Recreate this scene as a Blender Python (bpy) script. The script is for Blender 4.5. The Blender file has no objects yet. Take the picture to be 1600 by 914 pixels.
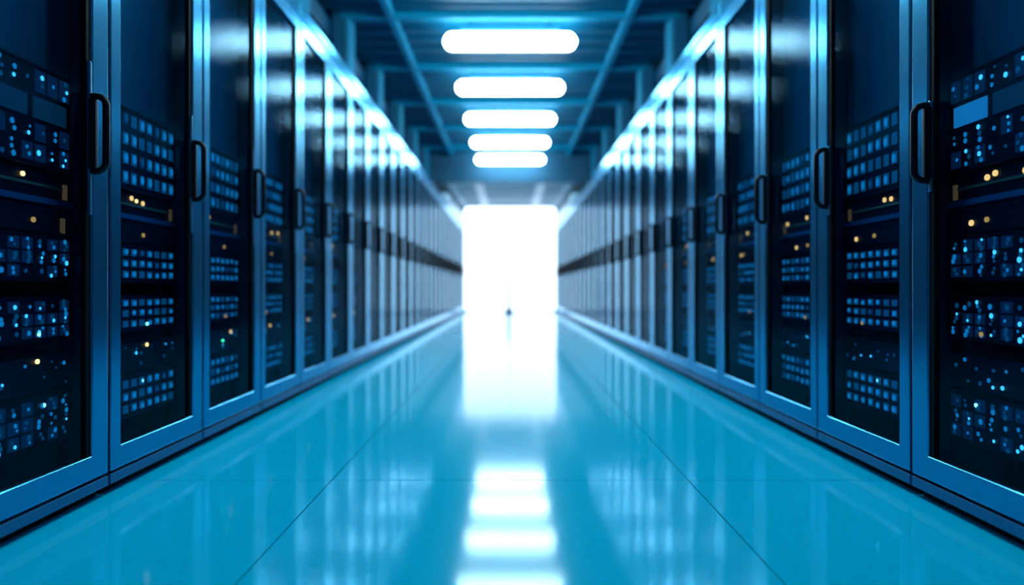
import bpy, bmesh, math, random
from mathutils import Vector, Matrix

scn = bpy.context.scene
COL = scn.collection
CAM_H = 0.62          # eye height above the floor
HALF = 1.2            # half the width of the aisle
PITCH = 0.6           # width of one cabinet
Y0 = 1.37             # where the first cabinet of each row starts
NCAB = 26
Y_END = Y0 + PITCH * NCAB
CEIL = CAM_H + 2.72   # ceiling boards
BEAM = CAM_H + 2.64   # underside of the beams
LAMP_Z = CAM_H + 2.50
Y_BULK = 13.15        # bulkhead where the lower ceiling starts
LOWC = CAM_H + 2.125

# ------------------------------------------------------------------ materials
def mat(name, base, rough=0.5, metal=0.0, emit=None, strength=0.0, spec=0.5, coat=0.0, aniso=0.0, sample=True):
    m = bpy.data.materials.new(name); m.use_nodes = True
    b = m.node_tree.nodes['Principled BSDF']
    b.inputs['Base Color'].default_value = (*base, 1)
    b.inputs['Roughness'].default_value = rough
    b.inputs['Metallic'].default_value = metal
    b.inputs['Specular IOR Level'].default_value = spec
    b.inputs['Coat Weight'].default_value = coat
    b.inputs['Coat Roughness'].default_value = 0.08
    if emit:
        b.inputs['Emission Color'].default_value = (*emit, 1)
        b.inputs['Emission Strength'].default_value = strength
        if not sample: m.cycles.emission_sampling = 'NONE'
    return m

def node(m, t, **kw):
    n = m.node_tree.nodes.new(t)
    for k, v in kw.items(): setattr(n, k, v)
    return n

def bump(m, scale, strength, dist=0.001, stretch=(1, 1, 1), detail=3):
    nt = m.node_tree; b = nt.nodes['Principled BSDF']
    tc = node(m, 'ShaderNodeTexCoord'); mp = node(m, 'ShaderNodeMapping'); mp.inputs['Scale'].default_value = stretch
    nz = node(m, 'ShaderNodeTexNoise'); nz.inputs['Scale'].default_value = scale; nz.inputs['Detail'].default_value = detail
    bp = node(m, 'ShaderNodeBump'); bp.inputs['Strength'].default_value = strength; bp.inputs['Distance'].default_value = dist
    nt.links.new(tc.outputs['Object'], mp.inputs['Vector']); nt.links.new(mp.outputs['Vector'], nz.inputs['Vector'])
    nt.links.new(nz.outputs['Fac'], bp.inputs['Height']); nt.links.new(bp.outputs['Normal'], b.inputs['Normal'])
    return nz

LAMP_C = (0.60, 0.89, 1.0); LAMP_S = 20.0
M = {}
M['frame'] = mat('brushed_frame_metal', (0.06, 0.39, 0.62), 0.19, 0.92)
M['frame'].node_tree.nodes['Principled BSDF'].inputs['Specular Tint'].default_value = (0.75, 0.92, 1.0, 1)
bump(M['frame'], 60, 0.12, 0.0006, (3, 3, 0.05))
M['cap'] = mat('top_cap_metal', (0.03, 0.26, 0.40), 0.20, 0.85)
M['cap'].node_tree.nodes['Principled BSDF'].inputs['Specular Tint'].default_value = (0.45, 0.62, 0.75, 1)
M['carcass'] = mat('dark_carcass_paint', (0.004, 0.02, 0.05), 0.55)
M['plinth'] = mat('plinth_metal', (0.02, 0.20, 0.38), 0.42, 0.6)
M['black'] = mat('black_rubber', (0.0015, 0.003, 0.006), 0.6, spec=0.2)
M['handle'] = mat('black_handle_metal', (0.002, 0.006, 0.012), 0.35, 0.0, spec=0.25)
M['rod'] = mat('lock_rod_metal', (0.12, 0.40, 0.58), 0.25, 0.8)
M['chassis'] = mat('server_chassis_paint', (0.0, 0.006, 0.014), 0.5, 0.0, spec=0.3)
M['bezel'] = mat('server_bezel_plastic', (0.0, 0.02, 0.045), 0.5, spec=0.3)
M['shelf'] = mat('shelf_edge_metal', (0.05, 0.28, 0.50), 0.4, 0.3)
M['grille'] = mat('dark_mesh_filler', (0.0, 0.165, 0.24), 0.5)
M['led_hi'] = mat('led_bright', (0.02, 0.1, 0.2), 0.4, emit=(0.12, 0.60, 1.0), strength=1.7, sample=False)
M['led_mid'] = mat('led_medium', (0.02, 0.1, 0.2), 0.4, emit=(0.02, 0.38, 0.80), strength=0.6, sample=False)
M['led_lo'] = mat('led_dim', (0.02, 0.1, 0.2), 0.4, emit=(0.01, 0.26, 0.55), strength=0.22, sample=False)
M['led_glow'] = mat('led_cover', (0.01, 0.05, 0.1), 0.4, emit=(0.004, 0.12, 0.36), strength=0.10, sample=False)
M['orange'] = mat('status_amber', (0.3, 0.15, 0.05), 0.4, emit=(1.0, 0.27, 0.08), strength=3.6)
M['orange_dim'] = mat('status_amber_dim', (0.3, 0.15, 0.05), 0.4, emit=(1.0, 0.25, 0.06), strength=1.3)
M['hot'] = mat('status_amber_hot', (0.3, 0.15, 0.05), 0.4, emit=(1.0, 0.27, 0.075), strength=9)
M['green'] = mat('status_green', (0.05, 0.3, 0.1), 0.4, emit=(0.1, 1.0, 0.35), strength=6)
M['white_led'] = mat('status_white', (0.3, 0.3, 0.3), 0.4, emit=(0.45, 0.85, 1.0), strength=4)
M['copper'] = mat('copper_clip', (0.70, 0.36, 0.22), 0.45, 0.0)
M['clip_glow'] = mat('clip_amber_glow', (0.4, 0.2, 0.1), 0.4, emit=(1.0, 0.30, 0.12), strength=0.16, sample=False)  # copper clip; amber light of nearby LEDs put in as emission
M['screen'] = mat('display_glow', (0.02, 0.08, 0.12), 0.3, emit=(0.02, 0.25, 0.55), strength=0.8, sample=False)
M['screen_dim'] = mat('display_glow_dim', (0.02, 0.08, 0.12), 0.3, emit=(0.02, 0.2, 0.4), strength=0.10, sample=False)
M['ceil'] = mat('ceiling_paint', (0.0, 0.095, 0.18), 0.6, spec=0.2)
M['beam'] = mat('beam_paint', (0.0, 0.24, 0.40), 0.7, spec=0.1)
M['column'] = mat('column_paint', (0.0, 0.10, 0.20), 0.5)
M['wall'] = mat('wall_paint', (0.0, 0.07, 0.14), 0.7)
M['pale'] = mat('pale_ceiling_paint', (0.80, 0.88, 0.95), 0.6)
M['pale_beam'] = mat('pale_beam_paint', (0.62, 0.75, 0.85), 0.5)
M['rail'] = mat('fascia_metal', (0.50, 0.68, 0.80), 0.35, 0.6)
M['lamp'] = mat('lamp_diffuser', (0.8, 0.8, 0.8), 0.5, emit=LAMP_C, strength=LAMP_S)
M['lampcase'] = mat('lamp_bracket_metal', (0.05, 0.3, 0.5), 0.4, 0.5)
M['door'] = mat('daylit_frosted_glass', (0.8, 0.85, 0.9), 0.4, emit=(0.76, 0.88, 1.0), strength=1.9)
M['doorframe'] = mat('door_frame_metal', (0.55, 0.7, 0.8), 0.4, 0.3)
M['post'] = mat('post_metal', (0.01, 0.05, 0.10), 0.6, 0.0, spec=0.2)

def glass_material():
    m = bpy.data.materials.new('smoked_cabinet_glass'); m.use_nodes = True
    nt = m.node_tree; nt.nodes.clear()
    out = node(m, 'ShaderNodeOutputMaterial'); mix = node(m, 'ShaderNodeMixShader')
    tr = node(m, 'ShaderNodeBsdfTransparent'); tr.inputs['Color'].default_value = (0.45, 0.74, 0.86, 1)
    gl = node(m, 'ShaderNodeBsdfGlossy'); gl.inputs['Color'].default_value = (0.16, 0.26, 0.33, 1); gl.inputs['Roughness'].default_value = 0.05
    fr = node(m, 'ShaderNodeFresnel'); fr.inputs['IOR'].default_value = 1.5
    geo = node(m, 'ShaderNodeNewGeometry'); inv = node(m, 'ShaderNodeMath', operation='SUBTRACT'); inv.inputs[0].default_value = 1.0
    mul = node(m, 'ShaderNodeMath', operation='MULTIPLY')
    tc = node(m, 'ShaderNodeTexCoord'); mp = node(m, 'ShaderNodeMapping'); mp.inputs['Scale'].default_value = (1, 1, 1.6)
    mp.inputs['Rotation'].default_value = (0.6, 0, 0)
    nz = node(m, 'ShaderNodeTexNoise'); nz.inputs['Scale'].default_value = 240; nz.inputs['Detail'].default_value = 2
    bp = node(m, 'ShaderNodeBump'); bp.inputs['Strength'].default_value = 0.22; bp.inputs['Distance'].default_value = 0.0007
    L = nt.links.new
    L(tc.outputs['Object'], mp.inputs['Vector']); L(mp.outputs['Vector'], nz.inputs['Vector']); L(nz.outputs['Fac'], bp.inputs['Height'])
    L(bp.outputs['Normal'], gl.inputs['Normal'])
    L(geo.outputs['Backfacing'], inv.inputs[1]); L(fr.outputs['Fac'], mul.inputs[0]); L(inv.outputs[0], mul.inputs[1])
    mn = node(m, 'ShaderNodeMath', operation='MINIMUM'); mn.inputs[1].default_value = 0.22
    L(mul.outputs[0], mn.inputs[0]); L(mn.outputs[0], mix.inputs['Fac']); L(tr.outputs[0], mix.inputs[1]); L(gl.outputs[0], mix.inputs[2]); L(mix.outputs[0], out.inputs['Surface'])
    return m
M['glass'] = glass_material()

def floor_material():
    m = mat('glossy_floor_tiles', (0.0, 0.70, 1.0), 0.09, 0.0, spec=0.5, coat=0.0)
    nt = m.node_tree; b = nt.nodes['Principled BSDF']
    b.inputs['IOR'].default_value = 1.43; b.inputs['Specular Tint'].default_value = (0.52, 0.88, 1.0, 1)
    nz = bump(m, 1.6, 0.05, 0.01, (1, 0.6, 1), 2)
    tc = node(m, 'ShaderNodeTexCoord'); n2 = node(m, 'ShaderNodeTexNoise'); n2.inputs['Scale'].default_value = 3
    mr = node(m, 'ShaderNodeMapRange'); mr.inputs['To Min'].default_value = 0.08; mr.inputs['To Max'].default_value = 0.11
    nt.links.new(tc.outputs['Object'], n2.inputs['Vector']); nt.links.new(n2.outputs['Fac'], mr.inputs['Value']); nt.links.new(mr.outputs[0], b.inputs['Roughness'])
    return m
M['floor'] = floor_material()
M['seam'] = mat('floor_joint', (0.0, 0.01, 0.02), 0.9, spec=0.0)

# ------------------------------------------------------------------ helpers
def box(bm, x0, x1, y0, y1, z0, z1, mi=0):
    x0, x1 = min(x0, x1), max(x0, x1); y0, y1 = min(y0, y1), max(y0, y1); z0, z1 = min(z0, z1), max(z0, z1)
    v = [bm.verts.new(p) for p in ((x0,y0,z0),(x1,y0,z0),(x1,y1,z0),(x0,y1,z0),(x0,y0,z1),(x1,y0,z1),(x1,y1,z1),(x0,y1,z1))]
    fs = []
    for q in ((0,3,2,1),(4,5,6,7),(0,1,5,4),(1,2,6,5),(2,3,7,6),(3,0,4,7)):
        f = bm.faces.new([v[i] for i in q]); f.material_index = mi; fs.append(f)
    return fs

def obj(name, bm, mats, parent=None, loc=(0, 0, 0), bev=0.0, smooth=False, seg=2):
    bmesh.ops.recalc_face_normals(bm, faces=bm.faces)
    me = bpy.data.meshes.new(name); bm.to_mesh(me); bm.free()
    for m in (mats if isinstance(mats, (list, tuple)) else [mats]): me.materials.append(m)
    o = bpy.data.objects.new(name, me); COL.objects.link(o); o.location = loc
    if parent: o.parent = parent
    if smooth:
        for p in me.polygons: p.use_smooth = True
    if bev:
        md = o.modifiers.new('edge', 'BEVEL'); md.width = bev; md.segments = seg; md.limit_method = 'ANGLE'
    return o

def bx(name, dims, m, parent=None, bev=0.0, loc=(0, 0, 0)):
    bm = bmesh.new(); box(bm, *dims); return obj(name, bm, m, parent, loc, bev)

def struct(o): o['kind'] = 'structure'; return o

def thing(name, label, cat, group=None, loc=(0, 0, 0)):
    o = bpy.data.objects.new(name, None); COL.objects.link(o); o.location = loc
    o.empty_display_size = 0.1
    o['label'] = label; o['category'] = cat
    if group: o['group'] = group
    return o

def tube(bm, pts, r, n=12, closed=False):
    rings = []
    P = [Vector(p) for p in pts]
    up0 = None
    for i, p in enumerate(P):
        a = P[max(i-1, 0)]; b = P[min(i+1, len(P)-1)]
        t = (b-a).normalized()
        if up0 is None:
            up0 = t.orthogonal().normalized()
        up0 = (up0 - t*up0.dot(t)).normalized(); s = t.cross(up0)
        rings.append([bm.verts.new(p + up0*math.cos(k*2*math.pi/n)*r + s*math.sin(k*2*math.pi/n)*r) for k in range(n)])
    for i in range(len(rings)-1):
        for k in range(n):
            bm.faces.new((rings[i][k], rings[i][(k+1)%n], rings[i+1][(k+1)%n], rings[i+1][k]))
    bm.faces.new(rings[0]); bm.faces.new(list(reversed(rings[-1])))

# ------------------------------------------------------------------ room
bm = bmesh.new()
XS = [-2.4, -1.725, -0.575, 0.575, 1.725, 2.4]; YS = [-1.2, 0.97, 2.12] + [2.12 + 2.3*k for k in range(1, 7)] + [17.6]
# floor tiles: pieces separated by thin sunken joints
g = 0.0035
YT = [-1.2, 2.12, 17.6]
for i in range(len(XS)-1):
    for j in range(len(YT)-1):
        box(bm, XS[i]+g/2, XS[i+1]-g/2, YT[j]+g/2, YT[j+1]-g/2, -0.02, 0.0, 0)
box(bm, -2.4, 2.4, -1.2, 17.6, -0.05, -0.006, 1)
struct(obj('floor', bm, [M['floor'], M['seam']]))

for s, nm in ((-1, 'wall_left'), (1, 'wall_right')):
    struct(bx(nm, (s*2.4, s*2.5, -1.2, 17.6, -0.05, CEIL+0.1), M['wall']))
struct(bx('wall_back', (-2.5, 2.5, -1.3, -1.2, -0.05, CEIL+0.1), M['wall']))

# ceiling boards with ribs running across the aisle
bm = bmesh.new()
box(bm, -2.4, 2.4, -1.2, Y_BULK, CEIL, CEIL+0.1)
y = 0.3
while y < Y_BULK-0.1:
    box(bm, -2.39, 2.39, y, y+0.05, CEIL-0.025, CEIL+0.01); y += 0.2857
struct(obj('ceiling', bm, M['ceil'], bev=0.0))

# far wall with the rounded bright doorway
def rounded_rect(x0, x1, z0, z1, r, n=8):
    pts = []
    for cx, cz, a0 in ((x1-r, z0+r, -90), (x1-r, z1-r, 0), (x0+r, z1-r, 90), (x0+r, z0+r, 180)):
        for k in range(n+1):
            a = math.radians(a0 + 90*k/n); pts.append((cx+r*math.cos(a), cz+r*math.sin(a)))
    return pts
DX, DZ0, DZ1 = 1.19, 0.03, CAM_H+2.105
def plate_with_hole(bm, y0, y1, outer, inner):
    n = len(inner)
    res = []
    for yy in (y0, y1):
        vo = [bm.verts.new((x, yy, z)) for x, z in outer]; vi = [bm.verts.new((x, yy, z)) for x, z in inner]
        eo = [bm.edges.new((vo[i], vo[(i+1) % len(vo)])) for i in range(len(vo))]
        ei = [bm.edges.new((vi[i], vi[(i+1) % n])) for i in range(n)]
        bmesh.ops.triangle_fill(bm, use_beauty=True, edges=eo+ei)
        res.append((vo, vi))
    for key in (0, 1):
        a, b = res[0][key], res[1][key]
        for i in range(len(a)):
            j = (i+1) % len(a); bm.faces.new((a[i], a[j], b[j], b[i]))
bm = bmesh.new()
plate_with_hole(bm, Y_END, Y_END+0.12, [(-2.5, -0.05), (2.5, -0.05), (2.5, CEIL+0.1), (-2.5, CEIL+0.1)], rounded_rect(-DX, DX, DZ0, DZ1, 0.11))
struct(obj('wall_far', bm, M['pale_beam']))
dr = bpy.data.objects.new('door_1', None); COL.objects.link(dr); dr.location = (0, Y_END+0.16, 0); dr['kind'] = 'structure'
for s in (-1, 1):
    bx('glass_leaf', (s*0.004, s*1.32, 0, 0.03, 0.0, DZ1+0.12), M['door'], dr)
struct(bx('trim_1', (-DX-0.01, DX+0.01, Y_END-0.10, Y_END+0.12, -0.005, 0.028), M['plinth'], bev=0.004))

# lower ceiling beyond the bulkhead
struct(bx('wall_bulkhead', (-2.39, 2.39, Y_BULK, Y_BULK+0.12, LOWC, CEIL+0.05), M['wall']))
bm = bmesh.new(); box(bm, -2.39, 2.39, Y_BULK+0.12, Y_END, LOWC+0.1, LOWC+0.2)
y = Y_BULK+0.35
while y < Y_END-0.1:
    box(bm, -2.3, 2.3, y, y+0.2, LOWC+0.03, LOWC+0.11, 1); y += 0.6
struct(obj('ceiling_lower', bm, [M['column'], M['pale']]))
for s in (-1, 1):
    struct(bx('ceiling_beam', (s*0.55, s*0.74, Y_BULK+0.12, Y_END, LOWC, LOWC+0.12), M['pale_beam'], bev=0.005))
    struct(bx('ceiling_beam', (s*1.15, s*1.30, Y_BULK+0.12, Y_END, LOWC-0.02, LOWC+0.12), M['pale_beam'], bev=0.005))
    struct(bx('trim_%d' % (2 if s < 0 else 3), (s*1.205, s*1.42, Y_BULK-0.25, Y_END-0.002, 2.262, 2.48), M['rail'], bev=0.01))
struct(bx('ceiling_beam', (-1.30, 1.30, Y_BULK+0.121, Y_BULK+0.27, LOWC-0.01, LOWC+0.12), M['pale_beam'], bev=0.005))

# portal frames: cross beams with their columns, and the long beams
py = []
k = -3
while 6.42 + 1.51*k < Y_BULK-0.15:
    py.append(6.42 + 1.51*k); k += 1
for y in py:
    struct(bx('cross_beam', (-1.66, 1.66, y, y+0.08, BEAM, CEIL+0.01), M['beam'], bev=0.004))
    for s in (-1, 1):
        struct(bx('column', (s*1.60, s*1.74, y+0.002, y+0.30, 2.256, CEIL+0.01), M['column'], bev=0.006))
        struct(bx('column_lit_side', (s*1.582, s*1.599, y+0.01, y+0.29, 2.256, CEIL+0.01), M['beam'], bev=0.003))  # lit aisle side of the column, painted lighter as a thin plate
for s in (-1, 1):
    struct(bx('long_beam', (s*1.13, s*1.20, -1.1, Y_BULK, BEAM-0.012, CEIL+0.01), M['beam'], bev=0.004))
    struct(bx('long_beam', (s*1.76, s*1.90, -1.1, Y_BULK, BEAM-0.2, BEAM-0.02), M['column'], bev=0.004))

# ------------------------------------------------------------------ ceiling lamps
def capsule(L, r, n=32, m=10):
    bm = bmesh.new(); prof = []
    for k in range(m+1):
        a = math.pi/2*k/m; prof.append((-(L/2-r)-r*math.cos(a), r*math.sin(a)))
    for k in range(m+1):
        a = math.pi/2*(1-k/m); prof.append(((L/2-r)+r*math.cos(a), r*math.sin(a)))
    rings = []
    for x, q in prof[1:-1]:
        rings.append([bm.verts.new((x, q*math.cos(t*2*math.pi/n), q*math.sin(t*2*math.pi/n))) for t in range(n)])
    a = bm.verts.new((prof[0][0], 0, 0)); b = bm.verts.new((prof[-1][0], 0, 0))
    for i in range(len(rings)-1):
        for t in range(n): bm.faces.new((rings[i][t], rings[i][(t+1) % n], rings[i+1][(t+1) % n], rings[i+1][t]))
    for t in range(n):
        bm.faces.new((a, rings[0][(t+1) % n], rings[0][t])); bm.faces.new((b, rings[-1][t], rings[-1][(t+1) % n]))
    return bm
lamp_labels = {0: 'white capsule ceiling lamp nearest the viewer, its glow just above the picture',
    1: 'largest glowing capsule ceiling lamp, first and topmost of the five in sight',
    2: 'second glowing capsule ceiling lamp from the front, below the topmost one',
    3: 'third glowing capsule ceiling lamp, middle one of the five over the aisle',
    4: 'fourth glowing capsule ceiling lamp, almost touching the last one',
    6: 'unseen white capsule lamp added to brighten the floor, second before the topmost visible one',
    7: 'unseen white capsule lamp added to light the near floor, above the front floor joint',
    5: 'smallest glowing capsule ceiling lamp, last one before the bulkhead'}
lamp_proto = None
for i, y in enumerate([5.12, 6.67, 8.20, 9.73, 11.29, 12.80, 3.57, 2.02]):  # last two continue the row unseen, added to brighten the floor
    t = thing('ceiling_lamp', lamp_labels[i], 'ceiling lamp', 'capsule lamps in a line along the ceiling', (0, y, LAMP_Z))
    if lamp_proto is None:
        d = obj('diffuser', capsule(1.34, 0.088), M['lamp'], t, smooth=True)
        b1 = bmesh.new(); box(b1, -0.5, 0.5, -0.04, 0.04, 0.090, 0.135)
        h = obj('housing', b1, M['lampcase'], t, bev=0.004)
        rods = []
        for s in (-1, 1):
            b2 = bmesh.new(); tube(b2, [(s*0.4, 0, 0.13), (s*0.4, 0, CEIL-LAMP_Z-0.005)], 0.012)
            rods.append(obj('hanger', b2, M['lampcase'], t, smooth=False))
        lamp_proto = [d, h] + rods
    else:
        for p in lamp_proto:
            c = p.copy(); COL.objects.link(c); c.parent = t

# ------------------------------------------------------------------ cabinets
def handle_bm(s, zc):
    bm = bmesh.new(); y = 0.213; r = 0.0098; P = 0.043; H = 0.108; c = 0.028
    pts = [(0.014, -H), (-P+c, -H)]
    for k in range(1, 7):
        a = math.pi/2*k/6; pts.append((-P+c - c*math.sin(a), -H + c*(1-math.cos(a))))
    top = [(d, -z) for d, z in reversed(pts)]
    allp = pts + top
    tube(bm, [(s*d, y, zc+z) for d, z in allp], r, 12)
    return bm

def make_cabinet(s):
    """One cabinet of the row on side s (-1 left, +1 right), standing with its front at x = s*HALF."""
    t = thing('server_cabinet', 'x', 'server cabinet')
    W = PITCH/2
    bm = bmesh.new()   # open-fronted carcass
    d0, d1, zb, zt = 0.028, 1.0, 0.066, 2.168
    box(bm, s*d0, s*d1, -W+0.004, -W+0.016, zb, zt); box(bm, s*d0, s*d1, W-0.016, W-0.004, zb, zt)
    box(bm, s*(d1-0.012), s*d1, -W+0.004, W-0.004, zb, zt)
    box(bm, s*d0, s*d1, -W+0.004, W-0.004, zb, zb+0.012); box(bm, s*d0, s*d1, -W+0.004, W-0.004, zt-0.012, zt)
    obj('body', bm, M['carcass'], t)
    # blanking panel behind the upper glass and mounting rails at both sides
    bm = bmesh.new()
    box(bm, s*0.112, s*0.122, -0.282, 0.282, 1.235, 2.150)
    obj('blanking_panel', bm, M['grille'], t)
    for yy in (-0.284, 0.272):
        bx('mounting_rail', (s*0.11, s*0.14, yy, yy+0.012, 0.08, 1.234), M['chassis'], t)
    bx('plinth', (s*0.0, s*0.98, -W+0.005, W-0.005, 0.030, 0.060), M['plinth'], t, bev=0.003)
    bx('toe_kick', (s*0.035, s*0.95, -W+0.01, W-0.01, 0.0, 0.0295), M['black'], t)
    bx('top_cap', (s*0.0, s*1.0, -W+0.002, W-0.002, 2.173, 2.255), M['cap'], t, bev=0.005)
    # door frame
    n0, n1 = -W+0.0058, W-0.0058
    a0, a1 = -W+0.058, W-0.082            # opening, near / far side
    z0, z1, o0, o1 = 0.068, 2.168, 0.137, 2.085
    bm = bmesh.new()
    prof = [(n0, z0), (n1, z0), (n1, z1), (n0, z1)]; inn = [(a0, o0), (a1, o0), (a1, o1), (a0, o1)]
    vo, vi = [], []
    for d in (0.0, 0.026):
        vo.append([bm.verts.new((s*d, y, z)) for y, z in prof]); vi.append([bm.verts.new((s*d, y, z)) for y, z in inn])
    for i in range(4):
        j = (i+1) % 4
        bm.faces.new((vo[0][i], vo[0][j], vi[0][j], vi[0][i])); bm.faces.new((vo[1][i], vo[1][j], vi[1][j], vi[1][i]))
        bm.faces.new((vo[0][i], vo[0][j], vo[1][j], vo[1][i])); bm.faces.new((vi[0][i], vi[0][j], vi[1][j], vi[1][i]))
    door = obj('door', bm, M['frame'], t, bev=0.0045, seg=3)
    bx('glass_panel', (s*0.014, s*0.018, a0+0.001, a1-0.019, o0+0.001, o1-0.001), M['glass'], door)
    bm = bmesh.new()
    box(bm, s*0.006, s*0.022, a1-0.018, a1-0.0005, o0+0.001, o1-0.001)
    obj('gasket', bm, M['black'], door)
    zc = 1.062 if s < 0 else 1.035
    bx('handle_plate', (s*-0.016, s*0.007, 0.203, 0.222, zc-0.106, zc+0.106), M['handle'], door, bev=0.005)
    obj('handle', handle_bm(s, zc), M['handle'], door, smooth=True)
    rz = (0.83, 1.268) if s < 0 else (0.895, 1.155)
    bm = bmesh.new(); y = 0.2085
    box(bm, s*-0.003, s*0.008, y-0.005, y+0.005, rz[0], rz[1])
    obj('lock_rod', bm, M['rod'], door, bev=0.002)
    return t

def copy_tree(o, parent=None):
    c = o.copy(); COL.objects.link(c); c.parent = parent
    for ch in o.children: copy_tree(ch, c)
    return c

ORD = ['first', 'second', 'third', 'fourth', 'fifth', 'sixth', 'seventh', 'eighth', 'ninth', 'tenth', 'eleventh', 'twelfth',
       'thirteenth', 'fourteenth', 'fifteenth', 'sixteenth', 'seventeenth', 'eighteenth', 'nineteenth', 'twentieth', 'twenty-first',
       'twenty-second', 'twenty-third', 'twenty-fourth', 'twenty-fifth', 'twenty-sixth']
for s, side in ((-1, 'left'), (1, 'right')):
    proto = make_cabinet(s)
    kids = list(proto.children)
    for i in range(NCAB):
        o = proto if i == 0 else copy_tree(proto)
        o.location = (s*HALF, Y0 + PITCH*(i+0.5), 0)
        if i == 0: lb = 'blue metal cabinet with glass door at the %s edge, nearest in the %s row' % (side, side)
        elif i < 13: lb = 'blue metal server cabinet with glass door, %s from the front in the %s row' % (ORD[i], side)
        elif i < NCAB-1: lb = 'narrow-looking distant cabinet with shining glass door, %s from the doorway in the %s row' % (ORD[NCAB-1-i], side)
        else: lb = 'last distant cabinet of the %s row, right beside the bright doorway' % side
        o['label'] = lb; o['category'] = 'server cabinet'; o['group'] = 'server cabinets in the %s row' % side

# ------------------------------------------------------------------ equipment in the cabinets
def dot(bm, y, z, ry, rz, mi, n=8, x0=0.0, x1=-0.003):
    # small raised indicator facing -x
    a = [bm.verts.new((x0, y+ry*math.cos(k*2*math.pi/n), z+rz*math.sin(k*2*math.pi/n))) for k in range(n)]
    b = [bm.verts.new((x1, v.co.y, v.co.z)) for v in a]
    f = bm.faces.new(b); f.material_index = mi
    for k in range(n):
        f = bm.faces.new((a[k], a[(k+1) % n], b[(k+1) % n], b[k])); f.material_index = mi

LEDS = [M['led_glow'], M['led_lo'], M['led_mid'], M['led_hi']]
FW = 0.270
def led_mesh(name, s, rows, zs, style, seed, cols=11):
    """grid of indicators on the face of a unit; style: 'port' long lamps, 'dots' clusters, 'sparse'"""
    rnd = random.Random(seed); bm = bmesh.new()
    pitch = 2*FW/cols
    rh = (zs[1]-zs[0])/rows
    for r in range(rows):
        zc = zs[0] + rh*(r+0.5)
        for c in range(cols):
            yc = -FW + pitch*(c+0.5)
            if style == 'port':
                w, h = pitch*0.31, rh*0.31
                n0 = len(bm.faces); bm.faces.ensure_lookup_table()
                fs = box(bm, 0.0, -0.002, yc-w, yc+w, zc-h, zc+h, 0 if rnd.random() < 0.15 else 1)
                dot(bm, yc+rnd.uniform(-.002, .002), zc+rnd.uniform(-.003, .003), w*0.7, h*0.75, rnd.choice((1, 2, 2)), x0=-0.0025, x1=-0.004)
            elif style == 'dots':
                w, h = pitch*0.40, rh*0.42
                if rnd.random() < 0.6: box(bm, 0.0, -0.002, yc-w, yc+w, zc-h, zc+h, 0)
                m = rnd.choice((1, 2, 2, 3, 3))
                for q in range(m):
                    rr = rnd.uniform(0.0035, 0.0075)
                    dot(bm, yc+rnd.uniform(-w*.5, w*.5), zc+(q-(m-1)/2)*h*0.75, rr, rr*1.1, rnd.choice((1, 1, 2, 2, 3)), x0=-0.0025, x1=-0.004)
            else:
                
                for q in range(rnd.choice((0, 1, 1, 2))):
                    rr = rnd.uniform(0.003, 0.0065)
                    dot(bm, yc+rnd.uniform(-.014, .014), zc+rnd.uniform(-rh*.35, rh*.35), rr, rr, rnd.choice((1, 1, 2, 3)), x0=-0.0025, x1=-0.004)
    bmesh.ops.scale(bm, vec=(s, 1, 1), verts=bm.verts)
    bmesh.ops.recalc_face_normals(bm, faces=bm.faces)
    me = bpy.data.meshes.new(name); bm.to_mesh(me); bm.free()
    for m in LEDS: me.materials.append(m)
    return me

def box_mesh(name, parts, mats):
    bm = bmesh.new()
    for p in parts: box(bm, *p)
    bmesh.ops.recalc_face_normals(bm, faces=bm.faces)
    me = bpy.data.meshes.new(name); bm.to_mesh(me); bm.free()
    for m in mats: me.materials.append(m)
    return me

def add(name, me, parent, loc=(0, 0, 0)):
    o = bpy.data.objects.new(name, me); COL.objects.link(o); o.parent = parent; o.location = loc; return o

def dot_mesh(s, m, r, name='status_light'):
    bm = bmesh.new(); dot(bm, 0, 0, r, r, 0, 14, 0.0, -0.004)
    bmesh.ops.scale(bm, vec=(s, 1, 1), verts=bm.verts); bmesh.ops.recalc_face_normals(bm, faces=bm.faces)
    me = bpy.data.meshes.new(name); bm.to_mesh(me); bm.free(); me.materials.append(m); return me

# unit kinds: key -> (height range above the floor, name, phrase)
U = {
 'A': (CAM_H+0.335, CAM_H+0.612, 'storage_server', 'tall top server with four rows of blue lights'),
 'B': (CAM_H+0.235, CAM_H+0.325, 'network_switch', 'open shelf unit with amber lights and pale blue edge'),
 'G': (CAM_H+0.155, CAM_H+0.225, 'power_unit', 'slim dark power unit with a faint amber light'),
 'C': (CAM_H+0.020, CAM_H+0.148, 'blade_server', 'upper middle server with three rows of blue lights'),
 'D': (CAM_H-0.148, CAM_H-0.025, 'rack_server', 'lower middle server with three rows of blue lights'),
 'E': (CAM_H-0.285, CAM_H-0.190, 'patch_panel', 'dark patch panel with sparse blue lights'),
 'F': (CAM_H-0.440, CAM_H-0.298, 'disk_array', 'bottom disk array with bright blue lights'),
}
XI = 0.10   # how far behind the cabinet front the equipment faces are
cache = {}
def chassis(s, h):
    k = ('ch', s, round(h, 3))
    if k not in cache:
        cache[k] = box_mesh('chassis', [(s*0.004, s*0.60, -0.262, 0.262, 0.0, h)], [M['chassis']])
    return cache[k]
def bezel(s, h):
    k = ('bz', s, round(h, 3))
    if k not in cache:
        e = 0.005
        cache[k] = box_mesh('bezel', [(0, s*0.006, -0.2715, 0.2715, 0.0, h),
            (-s*0.004, 0, -0.2715, 0.2715, 0, e), (-s*0.004, 0, -0.2715, 0.2715, h-e, h)], [M['bezel']])
    return cache[k]
def shelfm(s, h):
    k = ('sh', s)
    if k not in cache:
        cache[k] = box_mesh('shelf', [(-s*0.008, s*0.40, -0.2715, 0.2715, 0.0, 0.016)], [M['shelf']])
    return cache[k]

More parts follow.
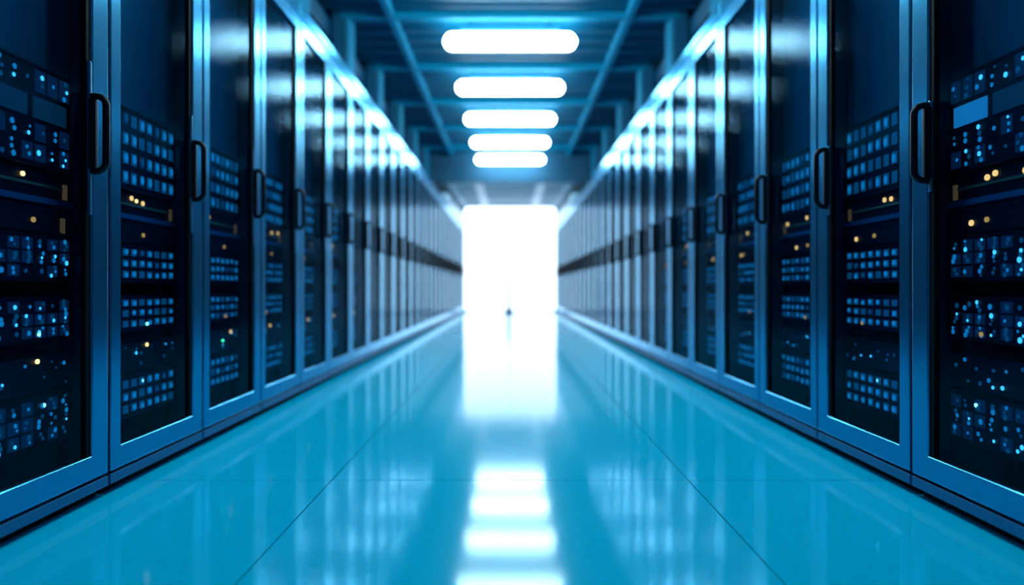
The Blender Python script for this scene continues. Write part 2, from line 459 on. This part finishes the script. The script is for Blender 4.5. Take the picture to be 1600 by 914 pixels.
NFIT = 8
for s, side in ((-1, 'left'), (1, 'right')):
    om = dot_mesh(s, M['orange'], 0.0085); od = dot_mesh(s, M['orange_dim'], 0.0075); hm = dot_mesh(s, M['hot'], 0.0065)
    gm = dot_mesh(s, M['green'], 0.004); wm = dot_mesh(s, M['white_led'], 0.0058)
    clip = box_mesh('cable_clip', [(-s*0.006, s*0.0, -0.007, 0.007, -0.022, 0.022)], [M['clip_glow']])
    bar = box_mesh('cable_bar', [(-s*0.006, 0, -0.25, 0.25, -0.0035, 0.0035)], [M['copper']])
    scr = {q: box_mesh('display_screen', [(-s*0.0035, 0, -0.066, 0.066, -0.029, 0.029)], [M[q]]) for q in ('screen', 'screen_dim')}
    for i in range(NFIT):
        yc = Y0 + PITCH*(i+0.5)
        rnd = random.Random(100*i + (7 if s > 0 else 0))
        v = 0 if i == 0 else 1 + (i % 2)
        for key, (z0, z1, nm, ph) in U.items():
            h = z1-z0
            where = ('the nearest %s cabinet' if i == 0 else ORD[i] + ' %s cabinet') % side
            phx = ph
            if key == 'A' and i == 0: phx = 'tall top server with display screens and clustered blue lights'
            t = thing(nm, '%s, inside %s%s' % (phx, '' if i == 0 else 'the ', where), 'server' if key in 'ACD' else {'B': 'network switch', 'G': 'power unit', 'E': 'patch panel', 'F': 'disk array'}[key],
                      '%ss behind the %s glass doors' % (nm.replace('_', ' '), side), (s*(HALF+XI), yc, z0))
            def lm(tag_, *a):
                kk = (tag_, s, v)
                if kk not in cache: cache[kk] = led_mesh('indicator_lights', s, *a, seed=hash_seed(tag_, s, v))
                return cache[kk]
            def hash_seed(tg, ss, vv): return sum(ord(c) for c in tg)*31 + vv*7 + (3 if ss > 0 else 0)
            if key == 'B':
                add('shelf', shelfm(s, h), t)
                add('cable_bar', bar, t, (0.012*s, 0, 0.052))
                add('back_plate', chassis_b if False else (cache.setdefault(('bp', s), box_mesh('back_plate', [(s*0.012, s*0.03, -0.2715, 0.2715, 0.016, h)], [M['bezel']]))), t)
                n_or = rnd.choice((1, 2, 2, 3))
                spots = {(-1, 0): [0.095], (1, 0): [0.115, 0.075+0.065, -0.0], (-1, 1): [0.035, 0.005, 0.075], (1, 1): [-0.01, 0.03]}.get((s, i))
                if spots is None: spots = [0.24-rnd.uniform(0, .28) for _ in range(n_or)]
                if (s, i) == (-1, 0): spots = [0.097]
                if (s, i) == (1, 0): spots = [0.105, 0.135, -0.0]
                for q, yy in enumerate(spots):
                    add('status_light', hm if (s < 0 and q == 0 and i < 2) else om, t, (0.012*s, yy, 0.070 + rnd.uniform(-.006, .006)))
                add('cable_clip', clip, t, (0.012*s, 0.262, 0.045))
            elif key == 'G':
                add('bezel', bezel(s, h), t); add('chassis', chassis(s, h), t)
                if rnd.random() < 0.85 or i < 2:
                    add('status_light', od, t, (0, 0.12 if i == 0 else rnd.uniform(-.02, .2), h*0.45))
                    if s > 0: add('status_light', om, t, (0, 0.18 if i == 0 else rnd.uniform(.05, .24), h*0.4))
                if i == 0 and s < 0: add('cable_clip', clip, t, (0, 0.235, h*0.35))
            else:
                add('bezel', bezel(s, h), t); add('chassis', chassis(s, h), t)
                x = 0
                if key == 'A':
                    if i == 0:
                        add('indicator_lights', lm('A0', 1, (h-0.078, h-0.006), 'dots'), t)
                        for q, yy in enumerate((0.185, 0.03, -0.125)):
                            add('display_screen', scr['screen' if (s > 0 and q == 0) else 'screen_dim'], t, (0, yy, h-0.117))
                        add('indicator_lights', lm('A1', 2, (0.008, h-0.155), 'dots'), t)
                    else:
                        add('indicator_lights', lm('A', 4, (0.008, h-0.008), 'port'), t)
                elif key == 'C': add('indicator_lights', lm('C', 3, (0.008, h-0.008), 'dots' if i == 0 else 'port'), t)
                elif key == 'D':
                    add('indicator_lights', lm('D', 3, (0.008, h-0.008), 'dots' if i == 0 else 'port'), t)
                    if i < 4: add('status_light', wm if (i < 2 and s < 0) else od, t, (0, rnd.uniform(.0, .16) if i else 0.14, 0.02))
                elif key == 'E':
                    add('indicator_lights', lm('E', 2, (0.006, h-0.006), 'sparse'), t)
                    if s < 0: add('status_light', hm if i < 2 else om, t, (0, {0: 0.135, 1: 0.08}.get(i, rnd.uniform(0, .2)), h-0.012))
                    if i == 2 and s < 0: add('status_light', gm, t, (0, 0.1, h*0.5))
                elif key == 'F':
                    add('indicator_lights', lm('F', 3, (0.008, h-0.008), 'dots' if i == 0 else 'port'), t)
                    if i < 2: add('status_light', wm, t, (0, 0.16 if i == 0 else 0.05, h*0.8))

# ------------------------------------------------------------------ slim post at the doorway
t = thing('floor_post', 'slim pale metal post on a round foot, standing mid-aisle before the bright doorway', 'post', None, (-0.03, Y_END-0.25, 0))
bm = bmesh.new(); tube(bm, [(0, 0, 0.02), (0, 0, 0.78)], 0.045, 16); obj('pole', bm, M['post'], t, smooth=False)
bm = bmesh.new()
prof = [(0.0, 0.0), (0.13, 0.0), (0.13, 0.03), (0.08, 0.07), (0.04, 0.14), (0.0, 0.14)]
rings = [[bm.verts.new((r*math.cos(a*2*math.pi/20), r*math.sin(a*2*math.pi/20), z)) for a in range(20)] for r, z in prof[1:-1]]
for i in range(len(rings)-1):
    for a in range(20): bm.faces.new((rings[i][a], rings[i][(a+1) % 20], rings[i+1][(a+1) % 20], rings[i+1][a]))
bm.faces.new(rings[0]); bm.faces.new(rings[-1])
obj('foot', bm, M['post'], t)

# ------------------------------------------------------------------ world, camera, view
w = bpy.data.worlds.new('world'); scn.world = w; w.use_nodes = True
w.node_tree.nodes['Background'].inputs[0].default_value = (0.0, 0.0, 0.0, 1)
cam = bpy.data.cameras.new('camera'); co = bpy.data.objects.new('camera', cam); COL.objects.link(co)
co.location = (0, 0, CAM_H); co.rotation_euler = (math.pi/2, 0, 0)
cam.sensor_width = 36; cam.lens = 36*1027/1600
cam.shift_x = 3/1600; cam.shift_y = -7/1600
cam.clip_start = 0.02
cam.dof.use_dof = True; cam.dof.focus_distance = 1.9; cam.dof.aperture_fstop = 23.1/1000/0.025
scn.camera = co
scn.view_settings.view_transform = 'Standard'; scn.view_settings.look = 'None'
scn.view_settings.gamma = 1; scn.view_settings.use_curve_mapping = False
scn.view_settings.exposure = 0.4
scn.cycles.max_bounces = 10; scn.cycles.diffuse_bounces = 3; scn.cycles.glossy_bounces = 4; scn.cycles.transparent_max_bounces = 16
scn.cycles.sample_clamp_indirect = 8
scn.cycles.use_denoising = True
